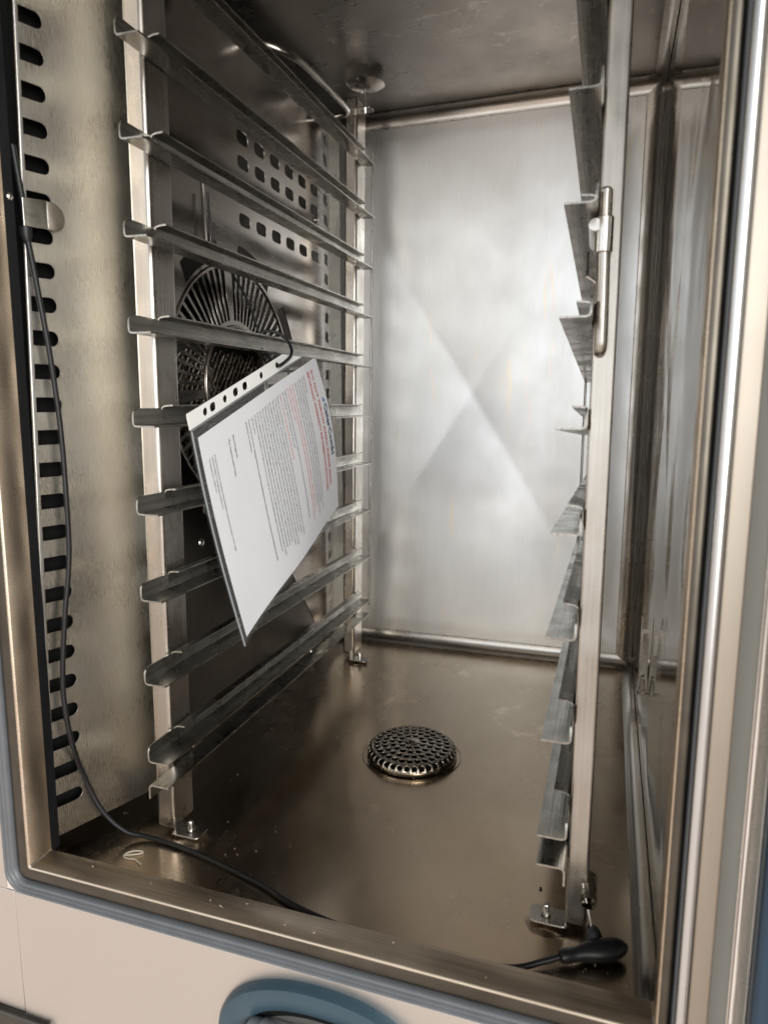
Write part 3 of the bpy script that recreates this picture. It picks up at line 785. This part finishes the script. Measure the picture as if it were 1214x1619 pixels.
# ================================================================== CABLE TIE
lk = page(.031, .637)
tp = [(-.3620, .580, .560), (-.3600, .583, .520), (-.3540, .598, .497), (-.3460, .618, .470), (-.3420, .632, .440), (-.3400, .640, .412), (-.3300, .650, .402), (-.3120, .655, .401)]
bm = BM(); tube(bm, smooth_path(tp, 6), .0012, 8)
loop = [(-.3120, .618, .402), (-.3330, .616, .4250), (-.3300, .620, .4375), (-.3190, .629, .4372), (-.3080, .632, .4280), (-.3015, .624, .4150), tuple(lk+NP*.0045), tuple(lk+NP*.0010), tuple(lk-NP*.006)]
tube(bm, smooth_path(loop, 7), .0016, 8)
p0 = lk+NP*.004
o = obj('cable_tie', bm, M['rubber'], None, smooth=60, at=tuple(lk))
tag(o, 'thin black cable tie looped over a rail and through the pocket hole', 'cable tie')

# ================================================================== CORE PROBE
pr_ = thing('core_probe', 'black core temperature probe with oval handle and long cable lying across the oven floor', 'food probe', (-.21, .41, 0))
def fl(x, y, z=.0025): return (x, y, z)
cb = [onP(.010, .545, .0035), onP(.0125, .520, .0040), onP(.0145, .505, .0030), onP(.0145, .489, .0040), onP(.0175, .455, .0065), onP(.0225, .405, .0080), onP(.0262, .350, .0085), onP(.0265, .300, .0090), onP(.0250, .250, .0095), onP(.0178, .200, .0095), onP(.0125, .145, .0095), onP(.0155, .100, .0110), (-.3985, .4180, .0600), (-.3890, .4240, .0290), (-.3730, .4310, .0090), (-.3560, .4370, .0034), fl(-.3300, .4365), fl(-.2960, .4310), fl(-.2650, .4240), fl(-.2340, .4160), fl(-.2150, .4085), fl(-.1950, .4025), fl(-.1700, .3975), fl(-.1500, .3945), fl(-.1200, .3925), fl(-.0900, .3930), fl(-.0600, .3950), fl(-.0400, .3990), (-.0240, .4070, .0045), (-.0140, .4130, .0055)]
bm = BM(); tube(bm, smooth_path(cb, 7), .0021, 10); obj('cable', bm, M['rubber'], pr_, smooth=70)
bm = BM(); tube(bm, [onP(.0145, .4915, .0036), onP(.0145, .4860, .0038), onP(.0147, .4815, .0042)], [.0042, .0042, .0026], 14); obj('cable_boot', bm, M['rubber'], pr_, smooth=50)
# oval handle
h0, h1 = Vector((-.0135, .4125, .0062)), Vector((.0290, .4335, .0085))
bm = BM(); prof = [(0, .0030), (.01, .0042), (.12, .0050), (.13, .0046), (.26, .0046), (.38, .0062), (.52, .0078), (.68, .0082), (.82, .0072), (.93, .0048), (.985, .0022), (1, .0004)]
dv = h1-h0; hd = dv.normalized(); sd = hd.cross(Vector((0, 0, 1))).normalized(); uz = sd.cross(hd)
rings = []
for s, r in prof:
    rings.append([bm.verts.new(h0+dv*s+(sd*math.cos(2*PI*k/24)*r*1.0+uz*math.sin(2*PI*k/24)*min(r, .0066)*.95)) for k in range(24)])
for i in range(len(rings)-1):
    for k in range(24): bm.faces.new((rings[i][k], rings[i][(k+1) % 24], rings[i+1][(k+1) % 24], rings[i+1][k]))
bm.faces.new(rings[0]); bm.faces.new(rings[-1])
hn = obj('handle', bm, M['rubber'], pr_, smooth=50)
hm = h0+dv*.58+Vector((-.001, .003, .004))
bm = BM()
q0 = h0+dv*.66-sd*.0060+uz*.0015
rings = []
for (e, o_) in ((1, 0), (.86, .0010), (.80, .0003)):
    rings.append([bm.verts.new(h0+dv*(.62+.30*e*math.cos(2*PI*k/32))+sd*(.0006+.0056*e*math.sin(2*PI*k/32))+uz*(.0052+o_-.0022*(math.cos(2*PI*k/32)**2)-.0016*math.sin(2*PI*k/32)**2)) for k in range(32)])
for i in range(2):
    for k in range(32): bm.faces.new((rings[i][k], rings[i][(k+1) % 32], rings[i+1][(k+1) % 32], rings[i+1][k]))
obj('grip_ridge', bm, M['rubber'], hn, smooth=60)
tip = Vector((.0010, .4405, .0310)); nb = Vector((.0060, .4360, .0120))
bm = BM(); tube(bm, [nb-(tip-nb)*.2, nb, nb+(tip-nb)*.12], [.0062, .0050, .0034], 16); obj('collar', bm, M['rubber'], hn)
bm = BM(); tube(bm, [nb, tip, tip+(tip-nb)*.5], .0010, 10); obj('needle', bm, M['bright'], pr_)

# ================================================================== HAND SHOWER in its blue recess
hs = thing('hand_shower', 'pale grey hand shower parked inside the blue oval recess below the oven door', 'hand shower', (-.16, FY-.004, -.05))
bm = BM(); tube(bm, [(-.2125, FY-.0095, -.0600), (-.2045, FY-.0095, -.0595), (-.204, FY-.0100, -.0595), (-.150, FY-.0110, -.0590), (-.132, FY-.0105, -.0585)], [.0125, .0125, .0138, .0138, .0125], 28)
obj('shower_body', bm, M['greyplast'], hs, bevel=.0006)
bm = BM(); tube(bm, [(-.134, FY-.0105, -.0590), (-.124, FY-.0110, -.0600), (-.107, FY-.0110, -.0640)], [.0110, .0110, .0100], 24)
obj('spray_nozzle', bm, M['lightplast'], hs)

# ================================================================== LITTLE THINGS ON THE FLOOR
bm = BM(); sc = [(-.3605, .4135, .0012), (-.3560, .4150, .0016), (-.3500, .4185, .0012), (-.3475, .4210, .0015), (-.3500, .4225, .0010), (-.3560, .4205, .0013), (-.3600, .4165, .0011), (-.3595, .4120, .0014), (-.3540, .4110, .0011), (-.3480, .4120, .0013), (-.3440, .4100, .0012), (-.3400, .4085, .0012)]
tube(bm, smooth_path(sc, 5), .00055, 6)
tag(obj('string_scrap', bm, M['scrap'], None, smooth=60, at=(-.352, .416, .001)), 'curled scrap of pale string on the floor beside the cable', 'string')
bm = BM(); bmesh.ops.create_icosphere(bm, subdivisions=2, radius=.0016)
for q in bm.verts: q.co = Vector((q.co.x, q.co.y, q.co.z*.6))*(.75+.35*noise.noise(q.co*900))+Vector((-.032, .4813, .0009))
tag(obj('burnt_crumb', bm, M['soot'], None, at=(-.032, .4813, 0)), 'single burnt black crumb on the floor in front of the right rack foot', 'crumb')
bm = BM()
rnd = random.Random(3)
def speck(x, y, z, r):
    t_ = bmesh.ops.create_icosphere(bm, subdivisions=1, radius=r)
    for q in t_['verts']: q.co = Vector((q.co.x*rnd.uniform(.7, 1.4)+x, q.co.y*rnd.uniform(.7, 1.3)+y, q.co.z*.6+z))
for k in range(130):
    x = rnd.gauss(-.34, .05); y = .392+abs(rnd.gauss(0, .045))
    if x > -.40: speck(x, y, .0004, rnd.uniform(.00018, .00042))
for k in range(26):
    speck(rnd.uniform(-.02, .036), .392+abs(rnd.gauss(0, .03)), .0004, rnd.uniform(.0002, .0006))
for k in range(30): speck(rnd.uniform(-.36, .03), rnd.uniform(.40, .8), .0004, rnd.uniform(.0002, .0004))
for k in range(14): speck(rnd.uniform(-.39, .03), rnd.uniform(.366, .384), .0158, rnd.uniform(.00025, .0005))
tag(obj('crumbs', bm, M['crumb'], None, smooth=0), 'fine pale crumbs scattered over the oven floor near the sill', None, kind='stuff')
